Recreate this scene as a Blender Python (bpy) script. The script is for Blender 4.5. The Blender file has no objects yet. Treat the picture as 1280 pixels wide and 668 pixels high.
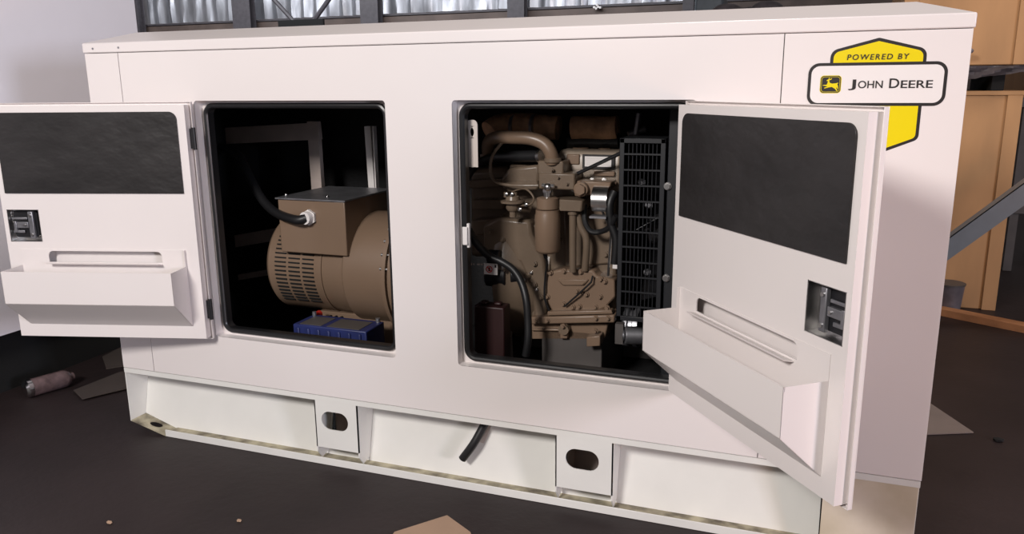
import bpy, bmesh, math, random
from mathutils import Vector, Matrix
random.seed(7)
PI = math.pi
S = bpy.context.scene
C = S.collection

# ------------------------------------------------------------------ camera
RM = Matrix(((0.93865811, -0.06860952, 0.33795515),
             (0.34473061, 0.2123827, -0.9143601),
             (-0.00904202, 0.97477501, 0.22300655)))
FPX = 996.95
CAM = Vector((0, -2.7, 1.6))
cd = bpy.data.cameras.new('camera'); cam = bpy.data.objects.new('camera', cd); C.objects.link(cam)
cam.matrix_world = Matrix.Translation(CAM) @ RM.to_4x4()
cd.sensor_fit = 'HORIZONTAL'; cd.sensor_width = 36; cd.lens = FPX * 36 / 1280
cd.clip_start = .05; cd.clip_end = 200
S.camera = cam
S.view_settings.view_transform = 'Standard'; S.view_settings.look = 'None'
S.view_settings.gamma = 1; S.view_settings.use_curve_mapping = False
S.view_settings.exposure = 0.0

# ------------------------------------------------------------------ light
w = bpy.data.worlds.new('hall_air'); S.world = w; w.use_nodes = True
w.node_tree.nodes['Background'].inputs[0].default_value = (.80, .73, .73, 1)
w.node_tree.nodes['Background'].inputs[1].default_value = .17

def area(name, loc, target, size, size_y, power, col):
    l = bpy.data.lights.new(name, 'AREA'); l.shape = 'RECTANGLE'; l.size = size; l.size_y = size_y
    l.energy = power; l.color = col
    o = bpy.data.objects.new(name, l); C.objects.link(o); o.location = loc
    o.rotation_euler = (Vector(target) - Vector(loc)).to_track_quat('-Z', 'Y').to_euler()
    return o
area('hall_front_light', (-1.9, -4.75, 3.55), (-1.0, 0, 1.2), 1.1, .8, 246, (1, .95, .92))
area('doorway_daylight', (7.5, -4.3, 2.3), (-1.5, 0, 1.2), 1.4, 1.6, 370, (.78, .83, 1))
area('roof_fill_light', (.4, 1.4, 5.4), (.2, .6, 1.8), 1.2, 1.2, 95, (1, .92, .88))  # added overhead fill that lifts the roof, no such lamp known
area('warm_fill_light', (2.6, -1.7, 1.0), (.5, 0, .7), .5, .5, 18, (1, .45, .18))  # added warm fill that tints the shaded right end of the canopy
area('warm_side_light', (2.4, .9, 4.2), (1.3, 3.8, 1.6), .8, .8, 24, (1, .70, .46))
area('far_hall_light', (-14, 15, 7.5), (-14, 22, 4.5), 20, 1.5, 1500, (.92, .95, 1))

# ------------------------------------------------------------------ helpers
def AT(px, py, y):
    """world point lying on the plane at depth y that the photograph shows at px, py"""
    r = RM @ Vector((px - 640, 334 - py, -FPX))
    return CAM + r * ((y - CAM.y) / r.y)

def mat(name, col, rough=.5, metal=0, noise=0, nscale=8, bump=0, bscale=40, spec=.5, coat=0, stretch=None, blotch=None, alpha=None):
    m = bpy.data.materials.new(name); m.use_nodes = True
    nt = m.node_tree; b = nt.nodes['Principled BSDF']
    b.inputs['Base Color'].default_value = (*col, 1); b.inputs['Roughness'].default_value = rough
    b.inputs['Metallic'].default_value = metal; b.inputs['Specular IOR Level'].default_value = spec
    b.inputs['Coat Weight'].default_value = coat; b.inputs['Coat Roughness'].default_value = .08
    tc = nt.nodes.new('ShaderNodeTexCoord'); mp = nt.nodes.new('ShaderNodeMapping')
    nt.links.new(tc.outputs['Object'], mp.inputs[0])
    if stretch: mp.inputs['Scale'].default_value = stretch
    n = nt.nodes.new('ShaderNodeTexNoise'); n.inputs['Scale'].default_value = nscale; n.inputs['Detail'].default_value = 5
    nt.links.new(mp.outputs[0], n.inputs[0])
    rp = nt.nodes.new('ShaderNodeValToRGB')
    k = noise
    c2 = blotch if blotch else tuple(c * (1 - k) for c in col)
    rp.color_ramp.elements[0].color = (*c2, 1); rp.color_ramp.elements[1].color = (*[min(1, c * (1 + k * .5)) for c in col], 1)
    rp.color_ramp.elements[0].position = .3; rp.color_ramp.elements[1].position = .65
    nt.links.new(n.outputs['Fac'], rp.inputs[0]); nt.links.new(rp.outputs[0], b.inputs['Base Color'])
    if bump:
        n2 = nt.nodes.new('ShaderNodeTexNoise'); n2.inputs['Scale'].default_value = bscale; n2.inputs['Detail'].default_value = 3
        nt.links.new(mp.outputs[0], n2.inputs[0])
        bp = nt.nodes.new('ShaderNodeBump'); bp.inputs['Strength'].default_value = bump; bp.inputs['Distance'].default_value = .01
        nt.links.new(n2.outputs['Fac'], bp.inputs['Height']); nt.links.new(bp.outputs[0], b.inputs['Normal'])
    return m

M = dict(
    white=mat('white_paint', (.80, .745, .725), .28, noise=.012, nscale=3, bump=.012, bscale=9),
    skid=mat('skid_white_paint', (.78, .77, .73), .35, noise=.04, nscale=5),
    dirty=mat('dusty_paint', (.42, .38, .27), .8, noise=.5, nscale=14, blotch=(.13, .11, .08)),
    gasket=mat('black_rubber', (.012, .012, .013), .35),
    foam=mat('black_acoustic_foam', (.008, .008, .009), .8, bump=.3, bscale=60),
    film=mat('black_foam_film', (.022, .020, .020), .42, noise=.3, nscale=4, bump=.6, bscale=8, stretch=(1, 1, 1.5)),
    khaki=mat('khaki_engine_paint', (.17, .125, .088), .33, noise=.15, nscale=6, bump=.06, bscale=70),
    pale=mat('lit_khaki_paint', (.34, .275, .215), .36, noise=.05, nscale=4),  # same khaki paint, lightened so the valve cover looks more brightly lit
    tan=mat('khaki_sheet_paint', (.215, .145, .098), .36, noise=.05, nscale=4),
    steel=mat('bright_steel', (.62, .61, .60), .28, metal=1, noise=.2, nscale=20),
    dsteel=mat('dull_steel', (.33, .33, .35), .4, metal=.8, noise=.3, nscale=15),
    black=mat('black_plastic', (.012, .012, .014), .38),
    hose=mat('black_hose_rubber', (.010, .010, .011), .45),
    guard=mat('black_coated_wire', (.016, .017, .02), .4),
    blue=mat('blue_plastic', (.02, .03, .13), .45, noise=.3),
    red=mat('red_plastic', (.6, .03, .02), .4),
    darkred=mat('dark_red_plastic', (.022, .005, .005), .5),
    label=mat('white_sticker', (.8, .76, .74), .5),
    yellow=mat('yellow_sticker', (.80, .64, .0), .35),
    ink=mat('black_sticker_ink', (.02, .017, .017), .4),
    wrap=mat('brown_heat_wrap', (.60, .35, .20), .75, noise=.4, nscale=18, bump=.5, bscale=30),
    stain_reflect=mat('stain_reflection_paint', (.70, .62, .52), .4, noise=.2, nscale=3.5, blotch=(.52, .44, .31)),  # tan stains, with the olive reflection painted into the colour
    dgalv=mat('dark_primer_steel', (.09, .08, .075), .5, noise=.15),
    galv=mat('grey_primer_frame', (.50, .42, .38), .5, noise=.15),
    floor=mat('dark_workshop_floor', (.027, .019, .019), .5, noise=.25, nscale=2.2, bump=.15, bscale=25, spec=.25),
    card=mat('brown_cardboard', (.42, .28, .19), .85, noise=.12, nscale=3, bump=.05),
    card2=mat('grey_brown_cardboard', (.20, .16, .14), .85, noise=.1, nscale=5),
    card3=mat('shaded_cardboard', (.060, .046, .040), .85, noise=.1, nscale=5),  # cardboard darkened to paint in the shadow at the left
    wood=mat('plywood', (.46, .25, .11), .7, noise=.18, nscale=4, stretch=(1, 1, .3)),
    timber=mat('orange_timber', (.42, .19, .08), .7, noise=.25, nscale=9),
    lilac=mat('white_container_paint', (.82, .79, .84), .45, noise=.01),
    under=mat('flat_black', (.006, .006, .006), .9),
    tarp=mat('grey_plastic_tarp', (.15, .13, .14), .45, noise=.5, nscale=6, bump=.8, bscale=6),
    bluesteel=mat('blue_grey_painted_steel', (.17, .20, .23), .4, metal=.2, noise=.1),
    beam=mat('brown_wall_cladding', (.11, .078, .066), .6, noise=.25, nscale=2),
    column=mat('dark_steel_column', (.07, .062, .07), .5, noise=.2),
    foil=mat('crinkled_silver_foil', (.62, .63, .68), .28, metal=.85, noise=.35, nscale=2.5, bump=1, bscale=2.2, stretch=(1.6, 1, .35)),
    pink=mat('pinkish_clear_plastic', (.15, .10, .10), .25, noise=.4, nscale=20),
    chrome=mat('polished_metal', (.8, .8, .8), .12, metal=1),
    paper=mat('white_paper', (.62, .55, .50), .8),
)

class MB:
    def __init__(s): s.bm = bmesh.new()
    def tr(s, geom, T):
        bmesh.ops.transform(s.bm, matrix=T, verts=geom)
    def box(s, a, b, T=None):
        a = Vector(a); b = Vector(b)
        r = bmesh.ops.create_cube(s.bm, size=1)['verts']
        m = Matrix.Translation((a + b) / 2) @ Matrix.Diagonal((*[max(1e-4, abs(q)) for q in (b - a)], 1))
        s.tr(r, (T @ m) if T else m); return s
    def cyl(s, p, q, r0, r1=None, n=24, cap=True):
        p = Vector(p); q = Vector(q); r1 = r0 if r1 is None else r1
        d = q - p
        v = bmesh.ops.create_cone(s.bm, cap_ends=cap, segments=n, radius1=r0, radius2=r1, depth=d.length)['verts']
        s.tr(v, Matrix.Translation((p + q) / 2) @ d.to_track_quat('Z', 'Y').to_matrix().to_4x4()); return s
    def ball(s, c, r, sc=(1, 1, 1)):
        v = bmesh.ops.create_uvsphere(s.bm, u_segments=20, v_segments=12, radius=r)['verts']
        s.tr(v, Matrix.Translation(c) @ Matrix.Diagonal((*sc, 1))); return s
    def lathe(s, prof, origin, axis, n=40):
        """prof: list of (distance along axis, radius)"""
        q = Vector(axis).to_track_quat('Z', 'Y').to_matrix().to_4x4(); T = Matrix.Translation(origin) @ q
        rings = []
        for (h, r) in prof:
            rings.append([s.bm.verts.new(T @ Vector((max(r, 1e-4) * math.cos(2*PI*i/n), max(r, 1e-4) * math.sin(2*PI*i/n), h))) for i in range(n)])
        for a, b in zip(rings, rings[1:]):
            for i in range(n): s.bm.faces.new((a[i], a[(i+1) % n], b[(i+1) % n], b[i]))
        s.bm.faces.new(rings[0][::-1]); s.bm.faces.new(rings[-1]); return s
    def tube(s, pts, r, n=12, closed=False, smooth=True, sq=False):
        P = [Vector(p) for p in pts]
        if smooth and len(P) > 2:
            Q = []; m = len(P); rng = range(m if closed else m - 1)
            for i in rng:
                if closed: a, b, c, d = P[(i-1) % m], P[i], P[(i+1) % m], P[(i+2) % m]
                else: a, b, c, d = P[max(i-1, 0)], P[i], P[i+1], P[min(i+2, m-1)]
                for k in range(6):
                    t = k / 6
                    Q.append(.5 * ((2*b) + (c-a)*t + (2*a-5*b+4*c-d)*t*t + (3*b-3*c+d-a)*t**3))
            if not closed: Q.append(P[-1])
            P = Q
        m = len(P); rings = []; prev = None
        for i, p in enumerate(P):
            if closed: t = P[(i+1) % m] - P[(i-1) % m]
            else: t = P[min(i+1, m-1)] - P[max(i-1, 0)]
            t.normalize()
            if prev is None:
                a = Vector((0, 0, 1)) if abs(t.z) < .9 else Vector((0, 1, 0)); a = (a - t * a.dot(t)).normalized()
            else: a = (prev - t * prev.dot(t)).normalized()
            prev = a; b = t.cross(a)
            rings.append([s.bm.verts.new(p + (a * math.cos(2*PI*j/n) + b * math.sin(2*PI*j/n)) * r) for j in range(n)])
        for i in range(m if closed else m - 1):
            A = rings[i]; B = rings[(i+1) % m]
            for j in range(n): s.bm.faces.new((A[j], A[(j+1) % n], B[(j+1) % n], B[j]))
        if not closed: s.bm.faces.new(rings[0][::-1]); s.bm.faces.new(rings[-1])
        return s
    def plate(s, outer, holes=(), t=.003, F=None):
        """flat plate with holes; 2-D loops mapped by F(a, b, c) with c in 0..t"""
        F = F or (lambda a, b, c: (a, c, b))
        es = []; vs0 = []
        for loop in [outer] + list(holes):
            v = [s.bm.verts.new(Vector((a, b, 0))) for a, b in loop]; vs0 += v
            es += [s.bm.edges.new((v[i], v[(i+1) % len(v)])) for i in range(len(v))]
        r = bmesh.ops.triangle_fill(s.bm, use_beauty=True, use_dissolve=False, edges=es, normal=(0, 0, 1))
        fs = [g for g in r['geom'] if isinstance(g, bmesh.types.BMFace)]
        e = bmesh.ops.extrude_face_region(s.bm, geom=fs)
        nv = [g for g in e['geom'] if isinstance(g, bmesh.types.BMVert)]
        for v in nv: v.co.z = t
        for v in vs0 + nv: v.co = Vector(F(v.co.x, v.co.y, v.co.z))
        return s
    def prism(s, loop, c0, c1, F):
        return s.plate(loop, (), c1 - c0, lambda a, b, c: F(a, b, c + c0))
    def build(s, name, m, parent=None, bevel=0, flat=False, T=None, seg=2, angle=35):
        bmesh.ops.recalc_face_normals(s.bm, faces=s.bm.faces)
        me = bpy.data.meshes.new(name)
        if T: bmesh.ops.transform(s.bm, matrix=T, verts=s.bm.verts)
        if parent is None and not flat:
            pass
        s.bm.to_mesh(me); s.bm.free()
        o = bpy.data.objects.new(name, me); C.objects.link(o)
        if parent is not None:
            o.parent = parent; me.transform(wm(parent).inverted())
        else:
            vs = [v.co for v in me.vertices]
            c = Vector(((min(v.x for v in vs) + max(v.x for v in vs)) / 2, (min(v.y for v in vs) + max(v.y for v in vs)) / 2, min(v.z for v in vs)))
            me.transform(Matrix.Translation(-c)); o.location = c
        me.materials.append(M[m] if isinstance(m, str) else m)
        me.polygons.foreach_set('use_smooth', [True] * len(me.polygons))
        try: me.set_sharp_from_angle(angle=math.radians(angle))
        except Exception: pass
        if bevel:
            b = o.modifiers.new('edge', 'BEVEL'); b.width = bevel; b.segments = seg; b.limit_method = 'ANGLE'; b.angle_limit = math.radians(40)
            b.harden_normals = False
        return o

def wm(o):
    m = o.matrix_basis.copy()
    while o.parent: o = o.parent; m = o.matrix_basis @ m
    return m
def thing(name, label, cat, loc=(0, 0, 0), group=None):
    o = bpy.data.objects.new(name, None); C.objects.link(o); o.location = loc; o.empty_display_size = .1
    o['label'] = label; o['category'] = cat
    if group: o['group'] = group
    return o
def tag(o, label, cat, group=None):
    o['label'] = label; o['category'] = cat
    if group: o['group'] = group
    return o
def struct(o): o['kind'] = 'structure'; return o

def rrect(x0, x1, z0, z1, r=.02, corners=(1, 1, 1, 1), n=8):
    """corners: bottom-left, bottom-right, top-right, top-left"""
    pts = []
    for k, (cx, cz, a0) in enumerate(((x0, z0, 180), (x1, z0, 270), (x1, z1, 0), (x0, z1, 90))):
        if corners[k]:
            ox = cx + (r if k in (0, 3) else -r); oz = cz + (r if k in (0, 1) else -r)
            for i in range(n + 1):
                a = math.radians(a0 + 90 * i / n); pts.append((ox + r * math.cos(a), oz + r * math.sin(a)))
        else: pts.append((cx, cz))
    return pts

# ------------------------------------------------------------------ setting
struct(MB().box((-45, -14, -.1), (25, 40, 0)).build('floor', 'floor'))
# far wall: cladding below, foil lined band above
wy = 22.0
zl = AT(172, 31, wy).z
struct(MB().box((-44, wy + .1, 0), (22, wy + .4, zl)).build('wall_back', 'beam'))
struct(MB().box((-44, wy + .05, zl - .06), (22, wy + .12, zl)).build('trim_1', 'column'))
# crinkled foil lining above the cladding
m = MB(); N = 260; rows = 7
g = []
for j in range(rows):
    g.append([])
    for i in range(N + 1):
        x = -30 + 27 * i / N
        y = wy + .12 + .10 * abs(math.sin(i * .62 + .3 * math.sin(i * .13))) + random.uniform(-.03, .03)
        g[j].append(m.bm.verts.new((x, y, zl + .02 + 2.8 * j / (rows - 1))))
for j in range(rows - 1):
    for i in range(N): m.bm.faces.new((g[j][i], g[j][i+1], g[j+1][i+1], g[j+1][i]))
struct(m.build('wall_upper', 'foil'))

def column(px0, px1, label, y=21.6):
    a = AT(px0, 15, y).x; b = AT(px1, 15, y).x
    m = MB(); m.box((a, y, 0), (b, y + .03, 7)); m.box((a, y + .30, 0), (b, y + .33, 7)); m.box(((a+b)/2 - .02, y + .03, 0), ((a+b)/2 + .02, y + .30, 7))
    return tag(m.build('steel_column', 'column'), label, 'column', 'steel columns of the far hall wall')
column(290, 312, 'dark steel column left of the diagonal braces on far wall')
column(450, 472, 'dark steel column right of the diagonal braces on far wall')
column(634, 655, 'dark steel column at the right end of the silver foil lining')
column(853, 867, 'slim dark steel column farthest right on brown far wall')
column(166, 172, 'thin dark steel column just beside the white container edge')
yb = 21.3
for (a, b, lab) in (((330, -14), (374, 34), 'dark diagonal brace on far wall, the one sloping down to the right'),
                    ((422, -16), (388, 32), 'dark diagonal brace on far wall, the one sloping down to the left')):
    p = AT(*a, yb); q = AT(*b, yb)
    tag(MB().cyl(p, q, .08, n=8).build('diagonal_brace', 'column'), lab, 'brace', 'diagonal braces of the far wall')
p = AT(352, 30, yb); q = AT(408, 30, yb)
tag(MB().box((p.x, yb - .20, p.z - .12), (q.x, yb - .10, p.z + .10)).build('gusset_plate', 'under'), 'flat dark plate joining the feet of the two diagonal braces', 'plate')
# pale bits on far wall
m = MB()
for dx, dz in ((-3.5, 0), (-1, 1.5), (1.5, -.5), (4, .3), (0, -3)):
    p = AT(746 + dx, 9 + dz, 21.9); m.cyl((p.x, 21.9, p.z), (p.x, 22.12, p.z), .035, n=8)
tag(m.build('wall_fitting', 'label'), 'tiny pale fitting with dots on the brown far wall', 'fitting')
# parked dark things over the roof
p = AT(868, 12, 14); q = AT(905, -6, 14)
m = MB().box((p.x, 14, p.z - 1.5), (q.x, 14.8, q.z))
tag(m.build('grey_cabinet', 'bluesteel', bevel=.05), 'blue-grey box just right of the slim column behind the roof', 'cabinet')
m = MB(); p = AT(930, 16, 12)
for i in range(7):
    m.ball((p.x + random.uniform(-.4, .4), 12 + random.uniform(-.2, .2), p.z - .05 + random.uniform(-.08, .1)), .22, (1.2, 1, .6))
m.cyl((p.x, 12, 0), (p.x, 12, p.z), .5)
tag(m.build('covered_bundle', 'tarp'), 'dark lumpy covered bundle behind the canopy roof, beside blue-grey box', 'bundle')

# white container at left, its +x side faces the generator
t = thing('white_container', 'tall white container wall behind the open left door', 'container', (-5.1, .2, 0))
MB().plate([(-1.6, .34), (1.28, .34), (1.28, 3.4), (-1.6, 3.4)], (), -.06, lambda a, b, c: (-3.9 + c, a, b)).build('side_wall', 'lilac', t)
MB().box((-6.3, -1.6, .34), (-3.965, 1.28, 3.4)).build('container_body', 'lilac', t)
m = MB()
m.box((-3.905, .072, .345), (-3.895, .080, 3.39)); m.build('panel_seam', 'dsteel', t)
MB().box((-6.1, -1.5, 0), (-4.0, 1.2, .335)).build('shaded_undercarriage', 'under', t)  # black block carries the shade under the raised container in its colour

# ------------------------------------------------------------------ generator set housing
X0, X1, ZB, ZT = -2.95, .424, .322, 1.747
DEP = 1.10
gen = thing('generator_canopy', 'long white steel generator canopy with two open doors on a slotted skid', 'generator', (-1.26, .55, 0))
O1 = (-2.392, -1.500, .530, 1.547)
O2 = (-1.226, -.350, .530, 1.547)
J = .048
def FW(a, b, c): return (a, c, b)       # front-facing plate frame
holes = [rrect(*O1, r=.014, n=4), rrect(*O2, r=.014, n=4)]
def sq(x0, x1, z0, z1): return [(x0, z0), (x1, z0), (x1, z1), (x0, z1)]
MB().plate(sq(X0, -2.7685, ZB, ZT - .001), (), .003, FW).build('side_panel', 'white', gen)
MB().plate(sq(-2.7650, -.0925, ZB, ZT - .001), holes, .003, FW).build('side_panel', 'white', gen)
MB().plate(sq(-.0895, X1, ZB, ZT - .001), (), .003, FW).build('side_panel', 'white', gen)
MB().box((-2.78, .004, ZB), (-2.755, .008, ZT)).build('seam_backing', 'dgalv', gen)
MB().box((-.10, .004, ZB), (-.08, .008, ZT)).build('seam_backing', 'dgalv', gen)
MB().box((X0, .004, ZB), (X0 + .003, DEP, ZT)).build('end_panel', 'white', gen)
MB().box((X1 - .003, .004, ZB), (X1, DEP, ZT)).build('end_panel', 'white', gen)
MB().box((X0, DEP - .003, ZB), (X1, DEP, ZT)).build('rear_panel', 'white', gen)
# roof with hipped edge
m = MB()
e = .005; zt, zh = 1.789, 1.838
lo = [(X0 - e, -e), (X1 + e, -e), (X1 + e, DEP + e), (X0 - e, DEP + e)]
hi = [(X0 + .15, .15), (X1 - .14, .15), (X1 - .14, DEP - .15), (X0 + .15, DEP - .15)]
A = [m.bm.verts.new((x, y, ZT + .001)) for x, y in lo]; B = [m.bm.verts.new((x, y, zt)) for x, y in lo]; D = [m.bm.verts.new((x, y, zh)) for x, y in hi]
for L1, L2 in ((A, B), (B, D)):
    for i in range(4): m.bm.faces.new((L1[i], L1[(i+1) % 4], L2[(i+1) % 4], L2[i]))
m.bm.faces.new(D); m.bm.faces.new(A[::-1])
roof = m.build('roof', 'white', gen, bevel=.004)
for px, py in ((116, 61), (148, 59.5)):
    p = AT(px, py, -e); MB().cyl((p.x, -e - .002, p.z), (p.x, -e + .001, p.z), .0045, n=12).build('rivet', 'dsteel', roof)
# lining
m = MB()
m.box((X0 + .01, .06, ZB + .02), (X0 + .04, DEP - .02, ZT - .03)); m.box((X1 - .04, .06, ZB + .02), (X1 - .01, DEP - .02, ZT - .03))
m.box((X0 + .01, DEP - .04, ZB + .02), (X1 - .01, DEP - .01, ZT - .03)); m.box((X0 + .01, .06, ZT - .06), (X1 - .01, DEP - .01, ZT - .03))
m.build('foam_lining', 'foam', gen)
MB().box((X0 + .005, .01, ZB + .002), (X1 - .005, DEP - .01, ZB + .03)).build('deck_plate', 'foam', gen)
for (x0, x1, z0, z1) in (O1, O2):
    # jambs
    m = MB()
    ro = rrect(x0 - .002, x1 + .002, z0 - .002, z1 + .002, r=.014, n=4); ri = rrect(x0, x1, z0, z1, r=.012, n=4)
    m.plate(ro, [ri], J, lambda a, b, c: (a, c + .001, b))
    fl = m.build('door_jamb', 'white', gen)
    i = .011
    inn = rrect(x0 + i, x1 - i, z0 + i, z1 - i, r=.045, n=10)
    MB().plate(rrect(x0 - .002, x1 + .002, z0 - .002, z1 + .002, r=.014, n=4), [inn], .002, lambda a, b, c: (a, c + J, b)).build('jamb_flange', 'white', fl)
    # rubber seal, bulb and inner clip
    k = i + .010
    lp = rrect(x0 + k, x1 - k, z0 + k, z1 - k, r=.038, n=10)
    m = MB().tube([(a, J - .004, b) for a, b in lp], .0115, n=10, closed=True, smooth=False)
    k = i + .019
    lp2 = rrect(x0 + k, x1 - k, z0 + k, z1 - k, r=.030, n=10)
    m.plate(rrect(x0 + i + .004, x1 - i - .004, z0 + i + .004, z1 - i - .004, r=.042, n=10), [lp2], .03, lambda a, b, c: (a, c + J + .001, b))
    m.build('door_seal', 'gasket', gen)

# ---------------- doors
def make_door(base, u, sgn, name='door'):
    """local frame: s from the hinge along the door, o out of the inner face, z up"""
    u = Vector((*u, 0)).normalized(); zax = Vector((0, 0, 1))
    X = u * sgn; Y = zax.cross(X)
    T = Matrix.Translation((*base, 0)) @ Matrix((X, Y, zax)).transposed().to_4x4()
    L = lambda s, o, z: T @ Vector((sgn * s, o, z))
    def bx(m, s0, s1, o0, o1, z0, z1): m.box((sgn * s0, o0, z0), (sgn * s1, o1, z1), T); return m
    PF = lambda off: (lambda a, b, c: L(a, off + c, b))
    W = .845; z0, z1 = .541, 1.532; DP = .044
    mir = lambda lp: lp
    slot = rrect(.16, .665, .876, .924, r=.022, corners=(0, 0, 1, 1)); latch = sq(.686, .824, .966, 1.100)
    # outer skin with folded lip
    m = MB(); bx(m, -.013, W + .013, -DP - .003, -DP, z0 - .011, z1 + .012)
    for a, b, c, d in ((-.013, W + .013, z1 + .010, z1 + .012), (-.013, W + .013, z0 - .011, z0 - .009), (-.013, -.011, z0 - .011, z1 + .012), (W + .011, W + .013, z0 - .011, z1 + .012)):
        bx(m, a, b, -DP, -DP + .012, c, d)
    d = m.build('door', 'white', gen, bevel=.0008)
    # inner pan with cut-outs
    m = MB()
    m.plate(sq(0, W, z0, z1), [slot, latch], .002, PF(-.002))
    bx(m, 0, .002, -DP, -.002, z0, z1); bx(m, W - .002, W, -DP, -.002, z0, z1)
    bx(m, .002, W - .002, -DP, -.002, z0, z0 + .002); bx(m, .002, W - .002, -DP, -.002, z1 - .002, z1)
    m.build('inner_panel', 'white', d)
    # foam film
    F = rrect(.035, .818, 1.172, 1.506, r=.032, corners=(0, 0, 1, 1))
    m = MB(); m.plate(F, (), .006, PF(.0005)); m.build('foam_panel', 'film', d, bevel=.002)
    # pocket
    s0, s1, o1, zb, zm, zf, zt_ = .055, .790, .137, .598, .724, .862, .932
    t_ = .0016
    m = MB()
    m.plate(sq(s0, s1, zb, zt_), [[(a, b) for a, b in slot]], t_, PF(.0005))
    bx(m, s0, s1, o1 - t_, o1, zm, zf)
    prof = [(0.002, zb), (o1, zm), (o1, zm + .002), (.002, zb + .002)]
    m.prism(prof, s0, s1, lambda a, b, c: L(c, a, b))
    side = [(0.002, zb), (o1, zm), (o1, zf), (.014, zf), (.014, zt_), (.002, zt_)]
    m.prism(side, s0, s0 + t_, lambda a, b, c: L(c, a, b))
    side = [(0.002, zb), (o1, zm), (o1, zf), (.002, zf)]
    m.prism(side, s1 - t_, s1, lambda a, b, c: L(c, a, b))
    # hem along the front top edge
    bx(m, s0, s1, o1 - .005, o1 - .0035, zf - .012, zf)
    pk = m.build('document_pocket', 'white', d)
    # turned-out flap below the slot
    m = MB(); fp = [(.003, .866), (.036, .874), (.038, .881), (.036, .8785), (.003, .870)]
    m.prism(fp, .16, .655, lambda a, b, c: L(c, a, b)); m.build('slot_flap', 'white', pk)
    m = MB(); bx(m, .165, .66, -.042, -.040, .86, .931); m.build('slot_backing', 'white', pk)
    # latch
    m = MB(); 
    bx(m, .686, .824, -.040, -.038, .966, 1.100)
    bx(m, .684, .686, -.040, .001, .964, 1.102); bx(m, .824, .826, -.040, .001, .964, 1.102)
    bx(m, .684, .826, -.040, .001, .964, .966); bx(m, .684, .826, -.040, .001, 1.100, 1.102)
    lt = m.build('latch', 'steel', d)
    m = MB(); m.plate(rrect(.712, .820, .978, 1.094, r=.014), (), .012, PF(-.038)); m.build('latch_body', 'black', lt, bevel=.002)
    m = MB(); bx(m, .748, .822, -.030, -.0262, .985, 1.090); m.build('latch_plate', 'steel', lt, bevel=.002)
    m = MB(); bx(m, .722, .744, -.026, -.010, .974, 1.092); m.build('latch_bar', 'dsteel', lt, bevel=.003)
    m = MB(); bx(m, .748, .800, -.026, -.012, 1.020, 1.046); bx(m, .752, .822, -.022, -.016, 1.056, 1.066); bx(m, .770, .820, -.022, -.014, .998, 1.010); bx(m, .800, .812, -.026, -.010, 1.0, 1.05)
    m.build('latch_bolt', 'dsteel', lt, bevel=.002)
    for z in (.992, 1.074):
        m = MB().cyl(L(.733, -.010, z), L(.733, -.005, z), .0065, n=12); m.build('screw', 'steel', lt)
    m = MB().cyl(L(.762, -.012, 1.033), L(.762, -.007, 1.033), .005, n=12); m.build('screw', 'steel', lt)
    # hinges at the jamb
    for z in (.665, 1.395):
        m = MB(); m.cyl(L(-.016, -.030, z - .045), L(-.016, -.030, z + .045), .008, n=14); bx(m, -.018, .0, -.034, -.026, z - .04, z + .04)
        m.build('hinge', 'black', d)
    return d, L
dl, LL = make_door((-2.382, -.069), (-.9636, -.2675), 1)
dr, LR = make_door((-.404, -.024), (.6259, -.7799), -1)

# ---------------- skid
sk = []
WY = .135
# end of the skid: closed end plate, sloped foot plate, web with fork openings
m = MB()
fork = [sq(-1.896, -1.704, .045, .20), sq(-.819, -.612, .045, .20)]
def WEBY(z): return .080 + (z - .012) * .23
m.plate([(-2.743, .006), (.13, .006), (.13, .302), (X0 + .008, .302), (X0 + .008, .056)], fork, .004, lambda a, b, c: (a, WEBY(b) + c, b))
m.build('skid_web', 'skid', gen)
MB().box((-2.743, .004, .002), (.41, .095, .012)).build('skid_channel', 'dirty', gen)
MB().box((-2.743, 0, .001), (.415, .005, .034)).build('skid_lip', 'skid', gen, bevel=.0015)
m = MB(); m.box((X0 + .002, -.001, .297), (X1 - .002, .16, .3195))
m.build('skid_top_flange', 'skid', gen)
m = MB(); m.box((X0 + .002, .001, .050), (X0 + .007, .30, .300)); m.build('skid_end_plate', 'skid', gen)
# sloped foot plate with an oval hole
F0 = Vector((-2.943, 0, .050)); F1 = Vector((-2.743, 0, .001)); d_ = (F1 - F0); LN = d_.length; d_.normalize(); nrm = Vector((-d_.z, 0, d_.x))
ov = [(LN * .52 + .034 * math.cos(2*PI*i/20), 0.046 + .021 * math.sin(2*PI*i/20)) for i in range(20)]
MB().plate([(0, 0), (LN, 0), (LN, .079), (0, .090)], [ov], .005, lambda a, b, c: tuple(F0 + d_ * a + Vector((0, b, 0)) + nrm * c)).build('skid_foot_plate', 'dirty', gen)
def oval(cx, cz, w_, h_):
    return rrect(cx - w_/2, cx + w_/2, cz - h_/2, cz + h_/2, r=h_/2 - .001, n=8)
def pocket(x0, x1, hc, hw):
    m = MB(); m.plate(sq(x0, x1, .082, .297), [oval(hc, .210, hw, .082)], .005, lambda a, b, c: (a, c, b))
    p = m.build('fork_pocket', 'skid', gen)
    for x in (x0, x1 - .005):
        m = MB(); m.prism([(.0, .296), (.142, .296), (.082, .03), (.03, .020), (.0, .060)], x, x + .005, lambda a, b, c: (c, a, b))
        m.build('pocket_cheek', 'skid', p)
    m = MB(); m.box((x0 + .006, .152, .03), (x1 - .006, .26, .032)); m.box((x0 + .006, .150, .200), (x1 - .006, .26, .203)); m.box((x0 + .002, .150, .03), (x0 + .005, .26, .2)); m.box((x1 - .005, .150, .03), (x1 - .002, .26, .2))
    m.box((x0, .26, .03), (x1, .263, .203)); m.build('pocket_tunnel', 'galv', p)
pocket(-1.905, -1.695, -1.808, .130)
pocket(-.828, -.603, -.722, .130)
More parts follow.
